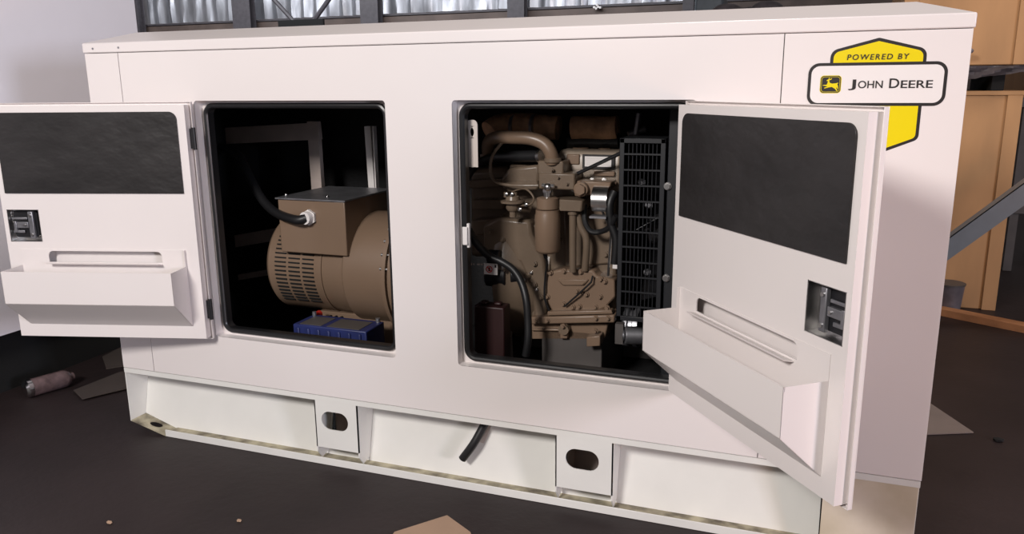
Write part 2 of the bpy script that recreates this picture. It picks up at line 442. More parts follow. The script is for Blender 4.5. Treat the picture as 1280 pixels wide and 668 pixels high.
MB().box((.13, .001, .036), (.418, .006, .296)).build('skid_cover_plate', 'stain_reflect', gen)
MB().box((X0 + .012, WY + .3, .03), (X1 - .01, WY + .31, .300)).build('skid_rear_web', 'under', gen)
MB().box((X1 - .008, .006, .02), (X1 - .003, .9, .300)).build('skid_end_plate', 'skid', gen)
a = AT(574, 524, WEBY(.27) - .003); MB().cyl((a.x, WEBY(.27) - .006, a.z), (a.x, WEBY(.27) + .002, a.z), .008, n=12).build('drain_plug', 'black', gen)
# tail of a black hose hanging out of the skid, paper strip and loose wire beside it
hp = [AT(612, 520, .10), AT(605, 532, .09), AT(592, 555, .06), (AT(578, 574, .05))]
tag(MB().tube(hp, .017, n=16).build('drain_hose', 'hose'), 'short black hose tail hanging out of the white skid', 'hose')
a = [AT(609, 531, .118), AT(614, 533, .118), AT(602, 562, .112), AT(595, 566, .112), AT(591, 563, .112)]
m = MB(); vs = [m.bm.verts.new(p) for p in a]; f = m.bm.faces.new(vs); bmesh.ops.solidify(m.bm, geom=[f], thickness=.002)
tag(m.build('paper_strip', 'paper'), 'pale paper strip hanging behind the short black hose', 'paper')
a = [AT(587, 578, .10), AT(584, 585, .10), AT(589, 592, .09), AT(596, 594, .085)]
tag(MB().tube(a, .0015, n=6).build('loose_wire', 'hose'), 'thin curled wire below the short black hose on the skid', 'wire')

# ---------------- decal
FP = lambda px, py: (AT(px, py, 0).x, AT(px, py, 0).z)
dec = bpy.data.objects.new('decal', bpy.data.meshes.new('decal'))
def offset_round(pts, r, n=6):
    """round the corners of a convex polygon (counter-clockwise)"""
    out = []; k = len(pts)
    for i in range(k):
        p = Vector(pts[i]); a = (Vector(pts[i-1]) - p); b = (Vector(pts[(i+1) % k]) - p)
        ri = r[i] if isinstance(r, (list, tuple)) else r
        a.normalize(); b.normalize(); ang = a.angle(b); tt = ri / math.tan(ang / 2)
        if ri < 1e-4: out.append(tuple(p)); continue
        s_ = p + a * tt; e_ = p + b * tt; c = p + (a + b).normalized() * (ri / math.sin(ang / 2))
        v0 = s_ - c; v1 = e_ - c; A0 = math.atan2(v0.y, v0.x); A1 = math.atan2(v1.y, v1.x)
        dA = (A1 - A0 + PI) % (2 * PI) - PI
        for j in range(n + 1):
            t = A0 + dA * j / n; out.append((c.x + ri * math.cos(t), c.y + ri * math.sin(t)))
    return out
cx = .178
def shield(g):
    """outline of the hexagon badge, g = inset"""
    w_ = .132 - g
    return [(cx, 1.372 + g * 1.15), (cx + w_, 1.428 + g * .6), (cx + w_, 1.692 - g * .7), (cx, 1.727 - g * 1.1), (cx - w_, 1.692 - g * .7), (cx - w_, 1.428 + g * .6)]
lay = lambda k: (lambda a, b, c: (a, -.0004 - .0003 * k - c, b))
badge = MB().plate(offset_round(shield(0), [.02, .02, .026, .01, .026, .02]), (), .0003, lay(0)).build('decal', 'ink', gen)
MB().plate(offset_round(shield(.009), [.015, .015, .020, .006, .020, .015]), (), .0003, lay(1)).build('badge_field', 'yellow', badge)
MB().plate(rrect(-.014, .370, 1.527, 1.656, r=.032, n=8), (), .0003, lay(2)).build('name_plate_border', 'ink', badge)
MB().plate(rrect(-.005, .361, 1.536, 1.647, r=.024, n=8), (), .0003, lay(3)).build('name_plate', 'label', badge)
ec = (.052, 1.592)
MB().plate(rrect(ec[0] - .0305, ec[0] + .0305, ec[1] - .027, ec[1] + .027, r=.011), (), .0003, lay(4)).build('emblem_rim', 'yellow', badge)
MB().plate(rrect(ec[0] - .029, ec[0] + .029, ec[1] - .0255, ec[1] + .0255, r=.010), (), .0003, lay(5)).build('emblem_rim', 'ink', badge)
MB().plate(rrect(ec[0] - .0265, ec[0] + .0265, ec[1] - .023, ec[1] + .023, r=.009), [rrect(ec[0] - .0255, ec[0] + .0255, ec[1] - .022, ec[1] + .022, r=.008)], .0003, lay(6)).build('emblem_rim', 'yellow', badge)
deer = [(-20, -3), (-13, -4), (-8, -6), (-16, -9), (-15, -11), (-4, -8), (4, -7), (12, -12), (17, -18), (19, -17), (15, -10), (17, -8), (19, -13), (20.5, -12), (19, -4), (17, 1), (20, 3), (18, 4.5), (14, 3), (4, 2), (-2, 4), (-4, 9), (-4, 11), (1, 13), (3, 16), (1.5, 16.5), (-1, 14.5), (-4, 14), (-3, 17), (-4.5, 17.5), (-6.5, 13.5), (-11, 11), (-11, 9.5), (-7, 9), (-8, 4), (-10, -1), (-19, -1.5)]
MB().plate([(ec[0] + a * .00112, ec[1] + b * .00112) for a, b in deer], (), .0003, lay(6)).build('deer_emblem', 'yellow', badge)
def lettering(txt, x, z, h, width=None, bold=.0, shear=0, space=1, tilt=0):
    c = bpy.data.curves.new('text', 'FONT'); c.body = txt; c.size = 1; c.offset = bold; c.shear = shear; c.space_character = space; c.resolution_u = 4
    o = bpy.data.objects.new('text', c); C.objects.link(o)
    me = bpy.data.meshes.new_from_object(o.evaluated_get(bpy.context.evaluated_depsgraph_get()))
    bpy.data.objects.remove(o)
    xs = [v.co.x for v in me.vertices]; ys = [v.co.y for v in me.vertices]
    k = h / (max(ys) - min(ys)); kx = width / (max(xs) - min(xs)) if width else k
    m = MB(); m.bm.from_mesh(me); bpy.data.meshes.remove(me)
    x0_, y0_ = min(xs), min(ys)
    for v in m.bm.verts: v.co = Vector((x + (v.co.x - x0_) * kx, -.0026, z + (v.co.y - y0_) * k + tilt * (v.co.x - x0_) * kx))
    return m
p0 = FP(1058, 77); p1 = FP(1137, 73)
lettering('POWERED BY', .093, 1.6635, .0165, .171, bold=.012, shear=.12, space=1.25).build('powered_by_lettering', 'ink', badge)
fx_ = lambda px: AT(px, 105, 0).x
for tx, pa, pb_, z, h in (('J', 1060.5, 1070, 1.574, .032), ('OHN', 1072.5, 1103.5, 1.5795, .0225), ('D', 1111.5, 1124, 1.5795, .0285), ('EERE', 1126, 1166, 1.5795, .0225)):
    lettering(tx, fx_(pa), z, h, fx_(pb_) - fx_(pa), bold=.012).build('name_lettering', 'ink', badge)

# ---------------- inner frame seen through the left opening
fr = thing('support_frame', 'grey inner steel frame behind the alternator', 'frame', (-2.4, 1.0, ZB + .03))
def bar(m, a, b, y, wz, th=.03):
    p = AT(*a, y); q = AT(*b, y); d = (q - p); n_ = Vector((-d.z, 0, d.x)).normalized() * wz / 2
    vs = [p + n_, q + n_, q - n_, p - n_]
    f1 = [m.bm.verts.new(v) for v in vs]; f2 = [m.bm.verts.new(v + Vector((0, th, 0))) for v in vs]
    m.bm.faces.new(f1[::-1]); m.bm.faces.new(f2)
    for i in range(4): m.bm.faces.new((f1[i], f1[(i+1) % 4], f2[(i+1) % 4], f2[i]))
    return m
bar(MB(), (262, 171), (398, 164), .80, .085).build('rail', 'galv', fr)
bar(MB(), (390, 152), (400, 300), .80, .062).build('upright', 'galv', fr)
bar(MB(), (270, 306), (352, 292), .80, .065).build('rail', 'galv', fr)
bar(MB(), (270, 352), (352, 338), .80, .03).build('rail', 'galv', fr)
bar(MB(), (459, 158), (465, 245), .80, .034).build('upright', 'label', fr)
bar(MB(), (466, 158), (470, 245), .78, .006).build('upright', 'label', fr)

# ---------------- alternator
alt = thing('alternator', 'khaki drum-shaped alternator with square terminal box', 'alternator', (-1.95, .55, ZB + .03))
ac = (.56, .765)
O = lambda x: (x, ac[0], ac[1])
MB().lathe([(0, .10), (.0, .215), (.02, .232), (.34, .232), (.36, .236), (.50, .236)], O(-2.36), (1, 0, 0), n=56).build('rear_housing', 'tan', alt, bevel=.003)
MB().lathe([(0, .25), (.01, .262), (.22, .262), (.235, .262)], O(-1.93), (1, 0, 0), n=64).build('stator_drum', 'tan', alt, bevel=.003)
fl_ = MB().lathe([(0, .292), (.0, .304), (.018, .304), (.018, .28), (.03, .28), (.03, .304), (.05, .304), (.05, .1)], O(-1.70), (1, 0, 0), n=64).build('coupling_flange', 'tan', alt)
for i in range(14):
    a = PI + .2 + PI * i / 14 * .95; ry, rz = ac[0] + .292 * math.cos(a), ac[1] - .292 * math.sin(a)
    MB().cyl((-1.712, ry, rz), (-1.64, ry, rz), .007, n=8).build('flange_bolt', 'steel', fl_)
# vent slats on the rear housing, three columns
m = MB()
for col in range(3):
    for k in range(17):
        a = math.radians(178 - 5.2 * k + 0); a = math.radians(140 + 5.0 * k)
        r = .2335
        x = -2.30 + .075 * col
        m.box((x, -.003, -.003), (x + .060, .003, .0035), Matrix.Translation((0, ac[0] + r * math.cos(a), ac[1] + r * math.sin(a))) @ Matrix.Rotation(a, 4, 'X'))
v_ = m.build('vent_slots', 'under', alt); 
MB().cyl(O(-2.055), O(-2.048), .2375, n=56).build('housing_seam', 'tan', alt)
# foot rail + mounting
MB().box((-2.15, .44, ZB + .03), (-1.7, .68, .55)).build('mounting_foot', 'tan', alt, bevel=.004)
# terminal box
p = AT(347, 249, .30); q = AT(434, 318, .30)
tbx = MB().box((p.x, .30, q.z - .01), (q.x, .72, p.z)).build('terminal_box', 'tan', alt, bevel=.004)
MB().box((p.x - .008, .292, p.z + .001), (q.x + .008, .728, p.z + .008)).build('terminal_box_lid', 'dsteel', tbx)
for px, py in ((358, 247), (409, 242)):
    a = AT(px, py, .36); MB().ball((a.x, .36, p.z + .012), .007).build('lid_screw', 'steel', tbx)
g0 = AT(386, 272, .29)
m = MB(); m.cyl((g0.x, .30, g0.z), (g0.x - .004, .262, g0.z), .030, .028, n=24); m.cyl((g0.x, .30, g0.z), (g0.x, .285, g0.z), .036, n=6)
m.build('cable_gland', 'label', tbx)
# terminal drain plug
a = AT(398, 393, .36); MB().cyl((a.x, .34, a.z), (a.x, .37, a.z), .017, n=14).box((a.x - .012, .333, a.z - .006), (a.x + .012, .342, a.z + .006)).build('cap', 'red', alt)
a = AT(408, 396, .37); m = MB()
for dx in (.02, .05, .08): m.cyl((a.x + dx, .36, a.z), (a.x + dx, .38, a.z), .008, n=8)
m.build('bolts', 'black', alt)
pts = [(g0.x, .272, g0.z), AT(370, 275, .26), AT(345, 266, .30), AT(326, 247, .36), AT(309, 215, .44), AT(298, 194, .56), AT(278, 184, .74)]
m = MB(); m.tube(pts, .021, n=14)
tag(m.build('power_conduit', 'hose'), 'black flexible conduit curving from the terminal box gland to the frame', 'conduit')

# ---------------- battery below alternator
b0 = AT(366, 405, .17); b1 = AT(458, 425, .17)
bt = thing('battery', 'blue battery lying low in front of the alternator', 'battery', ((b0.x + b1.x) / 2, .24, ZB + .03))
m = MB().box((b0.x, .17, ZB + .032), (b1.x, .33, b0.z))
for i in range(7):
    x = b0.x + .03 + i * (b1.x - b0.x - .06) / 6; m.box((x - .006, .160, ZB + .06), (x + .006, .17, b0.z - .012))
m.build('battery_case', 'blue', bt, bevel=.006)
m = MB().box((b0.x + .03, .180, b0.z), (b0.x + .14, .30, b0.z + .002)).box((b0.x + .17, .18, b0.z), (b1.x - .04, .30, b0.z + .002)).build('battery_label', 'dgalv', bt)
for x in (b0.x + .02, b1.x - .02): MB().cyl((x, .31, b0.z), (x, .31, b0.z + .02), .010, n=12).build('terminal', 'dsteel', bt)

# ---------------- diesel engine
en = thing('diesel_engine', 'khaki painted four-cylinder diesel engine behind the right opening', 'engine', (-.9, .6, ZB + .03))
def epart(name, m, mt='khaki', bevel=0, parent=None, **k): return m.build(name, mt, parent or en, bevel=bevel, **k)
def pb(m, px0, py0, px1, py1, y, dep):
    """box whose front face is seen between two photo points, dep deep"""
    p = AT(px0, py0, y); q = AT(px1, py1, y); cxm = AT((px0 + px1) / 2, (py0 + py1) / 2, y)
    m.box((p.x, y, q.z), (q.x, y + dep, p.z)); return m
def poly(m, pts, y, dep):
    P = [AT(a, b, y) for a, b in pts]; m.prism([(v.x, v.z) for v in P], y, y + dep, lambda a, b, c: (a, c, b)); return m
def bolts(name, pts, y, r=.009, mt='khaki', parent=None, l=.012):
    for a, b in pts:
        p = AT(a, b, y); m = MB()
        m.cyl((p.x, y - l, p.z), (p.x, y + .004, p.z), r, n=6); m.cyl((p.x, y - .003, p.z), (p.x, y + .004, p.z), r * 1.5, n=16)
        epart('bolt', m, mt, parent=parent)
# block
m = poly(MB(), [(640, 232), (770, 232), (770, 402), (664, 402), (655, 340), (640, 330)], .42, .42); block = epart('cylinder_block', m, bevel=.012)
# raised cast ribs on block
m = MB(); poly(m, [(704, 262), (764, 258), (766, 330), (706, 335)], .405, .02); poly(m, [(640, 280), (690, 282), (692, 296), (670, 300), (664, 318), (654, 318), (646, 296), (640, 294)], .40, .03)
epart('cast_ribs', m, bevel=.008, parent=block)
bolts('block_bolts', [(661, 294), (646, 300), (756, 275), (757, 318), (700, 300)], .40, parent=block)
# flywheel housing, a large bell round the crankshaft axis
hc = AT(640, 352, .42)
fc = (-1.10, .64, .80)
m = MB().lathe([(0, .22), (.0, .315), (.035, .325), (.05, .325), (.12, .285), (.20, .24), (.23, .24)], (-1.21, fc[1], fc[2]), (1, 0, 0), n=48)
fh = epart('flywheel_housing', m, bevel=.004)
for i in range(9):
    a = PI * .6 + PI * .9 * i / 9; ry, rz = fc[1] + .308 * math.cos(a), fc[2] + .308 * math.sin(a)
    epart('bolt', MB().cyl((-1.165, ry, rz), (-1.150, ry, rz), .010, n=6), parent=fh)
m = poly(MB(), [(604, 281), (622, 272), (662, 276), (664, 292), (678, 320), (684, 360), (682, 404), (668, 412), (664, 360), (650, 330), (612, 322), (604, 310)], .36, .10)
hs = epart('housing_side_plate', m, bevel=.014)
bolts('side_plate_bolts', [(612, 290), (628, 300), (668, 330), (660, 345), (676, 372), (668, 356), (676, 398)], .355, parent=hs, r=.008)
bolts('side_plate_washers', [(664, 341), (655, 350), (671, 362)], .355, parent=hs, r=.004, mt='steel')
m = MB(); a = AT(604, 300, .42); b = AT(636, 300, .42); m.cyl((-1.26, .44, a.z), (b.x, .44, b.z), .05, n=24); epart('sensor_boss', m, bevel=.006)
# cylinder head
m = pb(MB(), 636, 206, 776, 240, .40, .42); m2 = epart('cylinder_head', m, bevel=.010)
bolts('head_bolts', [(638, 218), (645, 217), (662, 216), (668, 217), (676, 219), (740, 225), (755, 225)], .39, mt='steel', r=.006, parent=m2)
m = poly(MB(), [(636, 210), (674, 206), (674, 232), (640, 240), (628, 236), (626, 222)], .36, .10); im = epart('intake_manifold', m, bevel=.012)
m = poly(MB(), [(626, 228), (672, 226), (672, 238), (634, 240)], .345, .05); epart('manifold_flange', m, bevel=.006, parent=im)
# valve cover, rounded casting
p = AT(704, 188, .40); q = AT(774, 228, .40)
m = MB(); prof = [(.40, q.z), (.40, p.z - .03), (.41, p.z - .008), (.43, p.z), (.66, p.z), (.69, p.z - .03), (.69, q.z)]
m.prism(prof, p.x - .02, q.x, lambda a, b, c: (c, a, b)); vc = epart('valve_cover', m, 'pale', bevel=.010)
m = pb(MB(), 708, 193, 724, 206, .392, .02); pb(m, 742, 214, 768, 221, .385, .02); pb(m, 706, 226, 770, 232, .37, .05); epart('cover_ribs', m, 'tan', parent=vc, bevel=.004)
m = MB(); a = AT(726, 186, .50); m.cyl(a - Vector((0, 0, .02)), a + Vector((0, 0, .006)), .035, n=24); b = AT(756, 186, .50); m.cyl(b - Vector((0, 0, .02)), b + Vector((0, 0, .003)), .026, n=24)
epart('filler_caps', m, 'tan', parent=vc, bevel=.004)
m = pb(MB(), 728, 193, 768, 212, .390, .006); lb = epart('engine_label', m, 'ink', parent=vc)
m = pb(MB(), 731, 195.5, 764, 209, .3885, .002)
epart('label_face', m, 'label', parent=vc)
m = MB()
for yy in (198, 200.5, 203, 205.5): pb(m, 733, yy, 761, yy + .7, .3878, .0006)
epart('label_print', m, 'dgalv', parent=vc)
# rod crossing in front
m = MB().cyl(AT(718, 219, .34), AT(777, 191, .30), .0075, n=10); epart('fan_stay', m, 'black')
# filter head and blocks
m = pb(MB(), 672, 201, 704, 219, .30, .12); epart('thermostat_housing', m, bevel=.006)
m = pb(MB(), 673, 216, 718, 238, .285, .14); th = epart('filter_mount', m, bevel=.006)
bolts('mount_bolts', [(690, 213), (698, 222), (709, 230)], .284, r=.005, parent=th)
m = poly(MB(), [(716, 226), (764, 228), (762, 236), (742, 244), (718, 246)], .31, .10); fp_ = epart('front_bracket', m, 'tan', bevel=.006)
m = MB(); a = AT(726, 237, .29); m.cyl((a.x, .27, a.z), (a.x, .33, a.z), .0235, n=6); m.cyl((a.x, .285, a.z), (a.x, .33, a.z), .029, n=24); epart('hex_plug', m, 'tan', bevel=.003, parent=fp_)
m = poly(MB(), [(690, 249), (728, 251), (727, 265), (694, 264)], .28, .12); epart('oil_cooler_bracket', m, bevel=.006)
# bent coolant/intake pipe
pts = [AT(610, 190, .46), AT(611, 178, .40), AT(621, 172, .34), AT(640, 172, .31), AT(662, 173, .30), AT(679, 179, .30), AT(688, 190, .30), AT(691, 204, .31)]
m = MB().tube(pts, .0265, n=20); bp_ = epart('air_pipe', m, 'tan')
m = MB(); a = AT(691, 200, .31); m.cyl(a + Vector((0, 0, -.010)), a + Vector((0, 0, .008)), .034, n=24); epart('pipe_collar', m, parent=bp_, bevel=.003)
m = MB(); m.cyl(AT(676, 195, .35), AT(621, 196, .42), .024, n=20); m.tube([AT(621, 196, .42), AT(600, 203, .42), AT(586, 217, .38), AT(577, 240, .34)], .018, n=12); epart('coolant_hose', m, 'hose')
m = MB(); m.cyl(AT(674, 195.3, .35), AT(677.5, 195.2, .345), .027, n=20); epart('hose_clamp', m, 'steel')
m = MB().tube([AT(628, 178, .32), AT(616, 194, .31), AT(613, 212, .31), AT(618, 226, .30), AT(632, 231, .29), AT(652, 232, .285), AT(673, 232, .29)], .0065, n=8); epart('fuel_line', m)
m = MB().tube([AT(640, 240, .33), AT(656, 236, .29), AT(667, 247, .27), AT(662, 256, .28), AT(640, 257, .30)], .004, n=8); epart('fuel_line', m)
# fuel filter
a = AT(684.5, 262, .27); z1_ = AT(684, 247, .27).z; z0_ = AT(684, 316, .27).z
ff = epart('fuel_filter', MB().lathe([(0, .02), (.0, .034), (.006, .045), (.014, .0505), (.150, .0505), (.158, .048), (a.z - z0_, .047)], (a.x, .27, z0_), (0, 0, 1), n=40), 'tan', angle=50)
epart('filter_head', MB().lathe([(0, .040), (.004, .043), (z1_ - a.z - .004, .043), (z1_ - a.z, .034)], (a.x, .27, a.z + .002), (0, 0, 1)), 'tan', parent=ff)
m = MB(); b = AT(684, 238, .27); m.cyl((a.x, .27, z1_), (a.x, .27, z1_ + .02), .016, n=12); m.cyl((a.x, .27, z1_ + .02), (a.x, .27, z1_ + .032), .019, n=6); m.ball((a.x + .004, .262, z1_ + .042), .017); m.cyl((a.x - .02, .262, z1_ + .048), (a.x + .03, .262, z1_ + .046), .009, n=10)
epart('filter_fitting', m, 'steel', parent=ff)
m = MB(); m.cyl(AT(681, 316, .27), AT(682, 322, .28), .008, n=8); m.tube([AT(681, 318, .27), AT(684, 330, .30), AT(682, 345, .33), AT(681, 372, .33), AT(688, 392, .34)], .005, n=8); epart('drain_line', m, 'hose')
# feed pump left of the filter
m = MB(); a = AT(641, 253, .30)
m.lathe([(0, .02), (.01, .028), (.03, .028), (.034, .050), (.042, .050), (.046, .030), (.06, .026), (.065, .012)], (a.x, .30, a.z - .035), (0, 0, 1), n=28)
m.cyl((a.x - .03, .30, a.z + .02), (a.x - .03, .30, a.z + .04), .009, n=8); m.cyl((a.x + .01, .30, a.z + .02), (a.x + .01, .30, a.z + .04), .009, n=8)
m.cyl((a.x, .30, a.z - .035), (a.x, .30, a.z - .06), .014, n=12); m.cyl((a.x, .31, a.z - .02), (a.x + .05, .36, a.z - .03), .02, n=12)
lp_ = epart('lift_pump', m, angle=50)
bolts('pump_screws', [(633, 243), (640, 243), (650, 262), (658, 256)], .28, r=.005, mt='steel', parent=lp_)
# dipstick tubes
m = MB(); m.cyl(AT(716, 262, .31), AT(716, 340, .32), .0145, n=16); m.cyl(AT(716, 268, .31), AT(716, 262, .31), .020, n=16); epart('dipstick_tube', m)
m = MB().tube([AT(722, 268, .33), AT(726, 284, .33), AT(732, 296, .33), AT(733, 312, .33), AT(731, 338, .34)], .0145, n=16); epart('oil_return_tube', m)
m = MB(); m.cyl(AT(764, 290, .34), AT(760, 345, .34), .005, n=8); m.cyl(AT(752, 262, .34), AT(764, 290, .34), .005, n=8); epart('thin_tube', m, 'steel')
# shiny curved bracket at the right
P = [AT(742, 235, .26), AT(758, 235, .26), AT(757, 268, .26), AT(738, 268, .26)]
cxm = (P[0].x + P[1].x) / 2; r_ = .055
m = MB()
n_ = 14
for side in (0, 1):
    pass
ring = []
for i in range(n_ + 1):
    a_ = math.radians(20 + 120 * i / n_)
    z_ = (P[0].z + P[3].z) / 2 + .056 * math.cos(a_ - .0) ; y_ = .33 - .07 * math.sin(a_)
    ring.append((y_, z_))
m.prism(ring + [(y + .004, z) for y, z in ring[::-1]], P[3].x, P[1].x, lambda a, b, c: (c, a, b))
epart('belt_cover', m, 'steel')
m = MB(); m.box((P[3].x - .002, .25, P[3].z - .014), (P[2].x + .004, .30, P[3].z - .006)); epart('cover_edge', m, 'dsteel')
# hoses and loom near the fan
m = MB(); m.tube([AT(731, 256, .34), AT(731, 276, .32), AT(738, 289, .30), AT(750, 290, .30), AT(762, 284, .28), AT(770, 270, .26)], .011, n=10); epart('wiring_loom', m, 'hose')
m = MB(); m.tube([AT(768, 240, .30), AT(762, 256, .28), AT(764, 280, .28), AT(770, 300, .28), AT(768, 330, .28)], .016, n=12); epart('bypass_hose', m, 'hose')
# lower gear cover with bolts
gc = epart('side_cover', poly(MB(), [(682, 341), (700, 337), (741, 338), (746, 345), (768, 350), (769, 372), (756, 386), (744, 390), (712, 391), (690, 390), (682, 374)], .345, .12), 'tan', bevel=.008)
bolts('cover_bolts', [(688, 341), (705, 339), (726, 340), (751, 349), (756, 352), (721, 364), (728, 365), (733, 368), (684, 371), (704, 380), (716, 384), (724, 383), (744, 384), (750, 371), (759, 385)], .342, r=.0075, mt='tan', parent=gc)
m = MB(); poly(m, [(696, 350), (736, 350), (730, 357), (702, 357)], .335, .02); epart('cover_boss', m, 'tan', parent=gc, bevel=.006)
m = MB().tube([AT(741, 345, .33), AT(739, 353, .32), AT(722, 369, .32), AT(706, 383, .33)], .004, n=8, smooth=False); epart('breather_wire', m, 'hose')
# oil pan with ledges
m = MB(); poly(m, [(662, 397), (768, 394), (768, 404), (662, 406)], .32, .40); poly(m, [(664, 405), (760, 405), (756, 424), (664, 424)], .36, .34)
op = epart('oil_pan', m, 'tan', bevel=.006)
m = MB(); poly(m, [(684, 390), (764, 388), (766, 393), (684, 395)], .32, .04); poly(m, [(664, 411), (708, 412), (708, 415), (664, 414)], .345, .03)
poly(m, [(700, 404), (709, 404), (709, 424), (700, 424)], .335, .05); poly(m, [(733, 422), (750, 420), (750, 433), (733, 434)], .30, .06); epart('pan_ribs', m, 'tan', bevel=.004, parent=op)
bolts('pan_bolts', [(670, 401), (684, 401), (704, 408), (745, 398), (760, 398), (744, 414)], .318, r=.007, mt='tan', parent=op)
m = MB(); a = AT(705, 412, .33); m.cyl((a.x, .32, a.z), (a.x, .36, a.z), .022, n=20); epart('drain_boss', m, parent=op)
# heat wrapped exhaust / air duct on top
m = MB(); m.tube([AT(716, 161, .52), AT(734, 160, .52), AT(756, 161, .52), AT(772, 160, .52)], .050, n=20)
w1 = epart('wrapped_duct', m, 'wrap')
m = MB(); m.tube([AT(612, 166, .50), AT(626, 158, .54), AT(650, 156, .58), AT(676, 158, .58), AT(698, 160, .58)], .052, n=20); epart('turbo_duct', m, 'wrap')
m = MB()
for px in (641, 666, 719): a = AT(px, 160, .56); m.lathe([(0, .054), (.0, .058), (.012, .058), (.012, .054)], (a.x, .56, a.z), (1, .0, 0), n=24)
epart('duct_clamps', m, 'dsteel')
m = MB(); m.cyl(AT(710, 176, .52), AT(774, 176, .52), .03, n=16); epart('upper_hose', m, 'hose')
# starter motor
m = MB(); a = AT(585, 345, .30); b = AT(628, 345, .34)
m.cyl((-1.24, .36, a.z), (b.x + .02, .36, a.z), .052, n=28); m.cyl((b.x + .02, .36, a.z), (b.x + .05, .38, a.z), .04, n=24); st = epart('starter_motor', m, 'black', bevel=.004)
m = MB(); z_ = AT(610, 328, .3).z + .02; m.cyl((-1.22, .32, z_), (b.x, .32, z_), .030, n=24); epart('solenoid', m, 'black', parent=st, bevel=.003)
m = MB(); a = AT(630, 333, .30); m.ball(a, .018, (.5, 1, 1.3)); m.ball(a + Vector((-.016, 0, .016)), .010); epart('terminal_nut', m, 'steel', parent=st)
lbp = bpy.data.objects
p = AT(605, 329, .285); q = AT(622, 344, .285); ws = epart('warning_label', MB().box((p.x, .283, q.z), (q.x, .288, p.z)), 'label')
cxl = p.x + (q.x - p.x) * .4; czl = q.z + (p.z - q.z) * .48
m = MB(); m.tube([(cxl + .013 * math.cos(t * PI / 8), .282, czl + .013 * math.sin(t * PI / 8)) for t in range(16)], .0018, n=6, closed=True, smooth=False); m.cyl((cxl - .009, .282, czl + .009), (cxl + .009, .282, czl - .009), .0016, n=6); epart('prohibition_sign', m, 'red', parent=ws)
m = MB(); m.box((cxl - .004, .2825, czl - .008), (cxl + .004, .283, czl + .008)); m.box((q.x - .012, .2825, p.z - .016), (q.x - .004, .283, p.z - .004)); epart('label_print', m, 'ink', parent=ws)
p = AT(588, 330, .29); m = MB()
for i, wd in enumerate((.010, .004, .014, .010)): m.box((p.x + .016 * i - .002, .289, p.z - .005 + .001 * i), (p.x + .016 * i + wd - .002, .2895, p.z + .004)); 
epart('faded_print', m, 'galv')
# thick black battery cable, arching
m = MB().tube([AT(586, 288, .20), AT(596, 305, .24), AT(611, 320, .25), AT(628, 328, .25), AT(642, 338, .25), AT(652, 354, .24), AT(658, 376, .22), AT(660, 402, .21), AT(660, 425, .20), AT(657, 445, .20)], .0155, n=14)
tag(m.build('battery_cable', 'hose'), 'thick black cable arching down left of the engine oil pan', 'cable')
a = AT(642, 410, .40)
m = MB().lathe([(0, .02), (.01, .032), (.12, .036), (.22, .032), (.235, .01)], (a.x - .01, .315, ZB + .04), (0, 0, 1), n=24)
tag(m.build('overflow_bottle', 'dgalv'), 'grey plastic bottle half hidden behind the thick black cable', 'bottle')
p = AT(592, 382, .20); q = AT(630, 430, .20)
m = MB().box((p.x, .20, ZB + .032), (q.x, .28, p.z)); m.box((p.x + .02, .22, p.z), (p.x + .05, .25, p.z + .015)); m.box((q.x - .05, .22, p.z), (q.x - .02, .25, p.z + .015))
tag(m.build('starter_battery', 'darkred', bevel=.006), 'dark red battery in the lower left of the right opening', 'battery')
# engine foot, crank pulley and small motor at the lower right
m = MB(); a = AT(775, 420, .36)
m.lathe([(0, .05), (0, .085), (.02, .085), (.025, .07), (.04, .07), (.045, .085), (.065, .085), (.065, .03)], (a.x - .01, .50, a.z), (1, 0, 0), n=36); epart('crank_pulley', m, 'dsteel')
m = MB(); p = AT(769, 405, .26); m.box((p.x, .26, AT(769, 430, .26).z), (AT(779, 405, .26).x, .29, p.z)); epart('support_strap', m, 'dgalv')
m = MB(); p = AT(786, 422, .24); m.cyl((p.x - .02, .26, p.z), (p.x + .10, .30, p.z), .035, n=24); m.cyl((p.x - .03, .258, p.z), (p.x - .02, .26, p.z), .02, n=16); epart('oil_pump', m, 'dsteel', bevel=.004)
# engine mount rails
m = MB().box((-1.25, .30, ZB + .032), (-.5, .36, .45)).box((-1.25, .80, ZB + .032), (-.5, .86, .45)).box((-1.0, .36, ZB + .032), (-.74, .80, .60)); epart('engine_mount', m, 'dgalv', bevel=.004)
m = MB(); p = AT(768, 285, .38); q = AT(772, 335, .38); m.box((p.x, .36, q.z), (q.x + .02, .39, p.z)); epart('belt_edge', m, 'label')
# pale junction strip left of the head
m = MB(); p = AT(600, 193, .5); q = AT(616, 201, .5); m.box((p.x, .5, q.z), (q.x, .53, p.z)); epart('heat_shield', m, 'galv')
m = poly(MB(), [(588, 212), (640, 208), (646, 322), (588, 322)], .50, .3); rb = epart('rear_casing', m, bevel=.02)
m = poly(MB(), [(586, 226), (640, 222), (640, 232), (586, 236)], .46, .05); poly(m, [(590, 250), (630, 250), (630, 262), (590, 262)], .44, .08); poly(m, [(588, 276), (622, 274), (622, 292), (588, 296)], .40, .12); epart('casing_ribs', m, bevel=.008, parent=rb)

